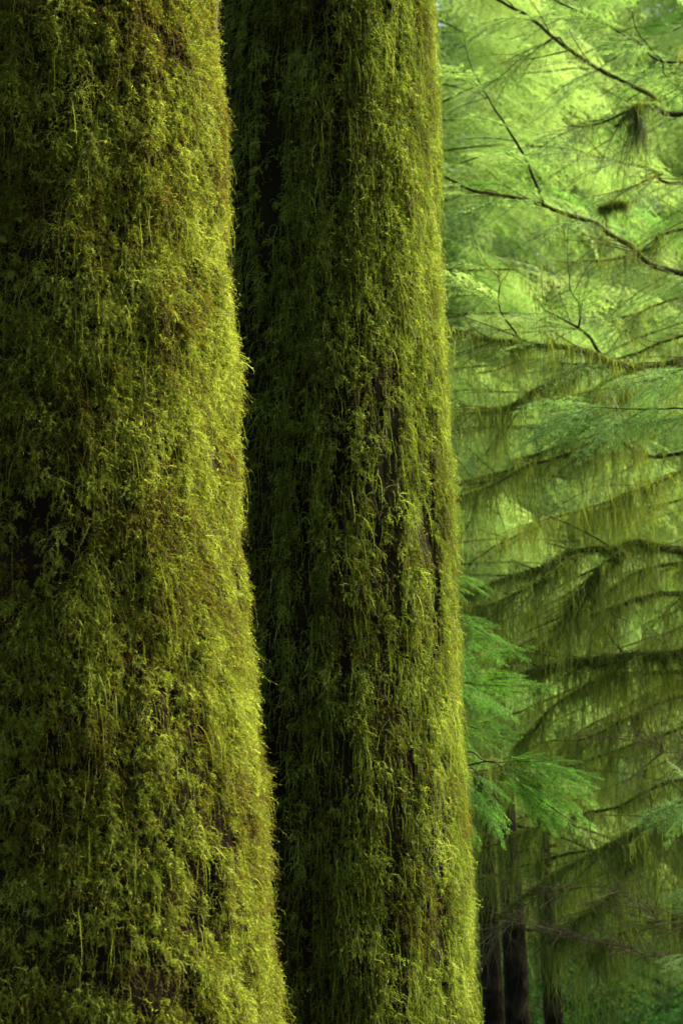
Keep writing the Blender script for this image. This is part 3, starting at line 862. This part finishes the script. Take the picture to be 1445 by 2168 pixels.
def big_hemlock(x, y, h, label, n, zr, azr, ln, nsp, protos, sc_, mat=M_LEAF, r0=0.3, tint=0.5, droop=0.45):
    t = thing("hemlock_tree", label, "tree", (x, y, 0), groupn)
    plain_trunk(t, x, y, r0, h, M_BARK2, top=0.15)
    for k in range(n):
        W, G = Geo(), Geo()
        z = zr[0] + (zr[1] - zr[0]) * (k + rng.random()) / n
        a = R(azr[0] + (azr[1] - azr[0]) * rng.random())
        L = (ln[0] + (ln[1] - ln[0]) * rng.random())
        bough(np.array([x, y, z]), [math.cos(a), math.sin(a), 0], L, nsp, protos, G, W, sc_, droop=droop, tint=tint + rng.normal() * 0.12)
        b = W.build("branch", M_LIMB, t)
        stuff(G.build("foliage", M_BLUE if rng.random() < 0.13 else mat, b))
    return t


big_hemlock(5.4, 20.5, 14, "sunlit hemlock rooted off the right edge, layered boughs sweeping down to the left", 34, (3.6, 11.0), (150, 215), (2.2, 4.8), 20, LOW, 1.0)
big_hemlock(0.9, 24.0, 16, "bright yellow-green hemlock standing hidden behind the second mossy trunk", 40, (3.0, 13.0), (-60, 60), (2.0, 4.2), 20, LOW, 1.1, tint=0.65)
big_hemlock(6.0, 27.5, 18, "hemlock farther back with mist put into its pale needle colour, seen between the limbs at upper right", 40, (3.2, 15.0), (130, 230), (2.5, 5.2), 20, LOW, 1.3, tint=0.7)

# ------------------------------------------------------------------ far trees and added shade firs: one built, the rest copied
src = thing("fir_tree", "far tree", "tree", (0, 0, 0), "far trees closing the view")
plain_trunk(src, 0, 0, 0.32, 21, M_BARK2, top=0.1)
G, W = Geo(), Geo()
for k in range(250):
    z = 0.9 + 20 * (k / 250) ** 1.0
    a = rng.random() * 2 * math.pi
    L = 0.6 + 3.4 * (1 - z / 22) ** 0.7 * (0.7 + 0.5 * rng.random())
    bough(np.array([0, 0, z]), [math.cos(a), math.sin(a), 0], L, 11, FAR, G, W, 0.9 + 0.2 * rng.random(), tint=0.35 + 0.4 * rng.random())
W.build("limbs", M_TWIG, src)
stuff(G.build("crown", M_LEAF, src))
spots = [(1.0, 33, 1.0, 0), (5.9, 31, 0.95, 2), (3.6, 37, 1.0, 4), (10.0, 34, 1.0, 1), (0.6, 42, 1.4, 3), (6.9, 42, 1.5, 5), (8.8, 47, 1.5, 0.5), (12.5, 42, 1.3, 2.5), (6.2, 55, 2.0, 1.5), (2.0, 58, 2.1, 3.5), (10.5, 58, 2.0, 4.5), (4.1, 49, 1.7, 5.5),
         (7.6, 16.4, 0.37, 1.1), (7.2, 18.4, 0.39, 3.0), (8.3, 20.4, 0.39, 0.2), (9.6, 23.0, 0.41, 5.0), (10.8, 26.0, 0.43, 2.2), (10.2, 30.0, 0.46, 0.7), (11.5, 34.0, 0.5, 3.7)]  # this row: unseen firs added to block sun from the lower background
names = ["far fir close behind the second mossy trunk, just right of its rim", "far fir in the middle of the gap beyond the hemlocks", "far fir deep in the right of the gap, behind the limbs",
         "far fir at the outer right edge behind the hemlock boughs", "far fir whose crown is mostly hidden by the second mossy trunk", "taller fir in the second row behind the middle of the gap",
         "taller fir in the second row toward the right edge", "fir in the second row just outside the right edge", "fir of the farthest row, centred in the gap", "fir of the farthest row beside the mossy rim",
         "fir of the farthest row toward the right edge", "tall fir rising behind the middle of the gap, before the farthest row",
         "unseen fir added to cast shade off the right edge, level with the draped tree", "unseen fir added to cast shade off the right edge, second behind the draped tree", "unseen fir added to cast shade off the right edge, third behind the draped tree",
         "unseen fir added to cast shade off the right edge, fourth behind the draped tree", "unseen fir added to cast shade off the right edge, fifth behind the draped tree",
         "unseen fir added to cast shade off the right edge, sixth behind the draped tree", "unseen fir added to cast shade off the right edge, last behind the draped tree"]
kids = list(src.children)
for i, ((x, y, s_, rz), lab) in enumerate(zip(spots, names)):
    if i == 0:
        o = src
    else:
        o = src.copy()
        COL.objects.link(o)
        for c in kids:
            d = c.copy()
            d.parent = o
            COL.objects.link(d)
    o.location = (x, y, 0)
    o.rotation_euler = (0, 0, rz)
    o.scale = (s_, s_, s_)
    o['label'] = lab

# ------------------------------------------------------------------ ground: one sheet rising to a wooded slope
g = Geo()
xs = np.concatenate([np.linspace(-400, -30, 12), np.linspace(-25, 40, 66), np.linspace(50, 400, 12)])
ys = np.concatenate([np.linspace(-60, -2, 10), np.linspace(0, 75, 76), np.linspace(85, 600, 16)])
X, Yg = np.meshgrid(xs, ys)
z = 0.16 * fbm(np.stack([X.ravel() * 0.35, Yg.ravel() * 0.35, 0 * X.ravel()], -1), 3) + 0.9 * np.clip(Yg.ravel() - 48, 0, 120) * 0.5 - 0.05
i = np.arange(len(ys) - 1)[:, None] * len(xs)
j = np.arange(len(xs) - 1)[None]
g.add(np.stack([X.ravel(), Yg.ravel(), z], -1), np.stack([i + j, i + j + 1, i + len(xs) + j + 1, i + len(xs) + j], -1).reshape(-1, 4))
gr = g.build("ground", M_GROUND, smooth=True)
gr['kind'] = 'structure'

# undergrowth at the foot of the far trees
G = Geo()
for k in range(420):
    x, y = -1 + 13 * rng.random(), 21 + 20 * rng.random()
    a = rng.random() * 2 * math.pi
    place(FAR, np.array([x, y, 0.1 + 0.5 * rng.random()]), [math.cos(a), math.sin(a), 0.7 + 0.5 * rng.random()], np.array([0, 0, 1.0]), 0.6 + 0.5 * rng.random(), G, None, 0.3 + 0.5 * rng.random())
u = stuff(G.build("undergrowth", M_UNDER))
u['label'] = "low bright green undergrowth between the slim dark trunks"
u['category'] = "undergrowth"

# ------------------------------------------------------------------ light
SUN_AZ, SUN_EL = 69.0, 37.0   # azimuth from +Y (view) toward +X
w = bpy.data.worlds.new("World")
sc.world = w
w.use_nodes = True
nt = w.node_tree
bg = nt.nodes['Background']
sky = nt.nodes.new('ShaderNodeTexSky')
sky.sky_type = 'NISHITA'
sky.sun_disc = False
sky.sun_elevation = R(SUN_EL)
sky.sun_rotation = R(SUN_AZ)
sky.dust_density = 4.0
sky.air_density = 1.0
nt.links.new(sky.outputs[0], bg.inputs[0])
bg.inputs[1].default_value = 0.088
L = bpy.data.lights.new("sun", 'SUN')
L.energy = 4.2
L.angle = R(30)
L.color = (1.0, 0.96, 0.83)
lo = bpy.data.objects.new("sun", L)
d = Vector((math.cos(R(SUN_EL)) * math.sin(R(SUN_AZ)), math.cos(R(SUN_EL)) * math.cos(R(SUN_AZ)), math.sin(R(SUN_EL))))
lo.rotation_euler = d.to_track_quat('Z', 'Y').to_euler()
lo.location = (20, 10, 20)
COL.objects.link(lo)

sc.view_settings.view_transform = 'Standard'
sc.view_settings.look = 'None'
sc.view_settings.exposure = 2.28
sc.view_settings.gamma = 1.0
sc.cycles.use_adaptive_sampling = False
sc.cycles.max_bounces = 6
sc.cycles.diffuse_bounces = 3
sc.cycles.glossy_bounces = 2
sc.cycles.transmission_bounces = 3
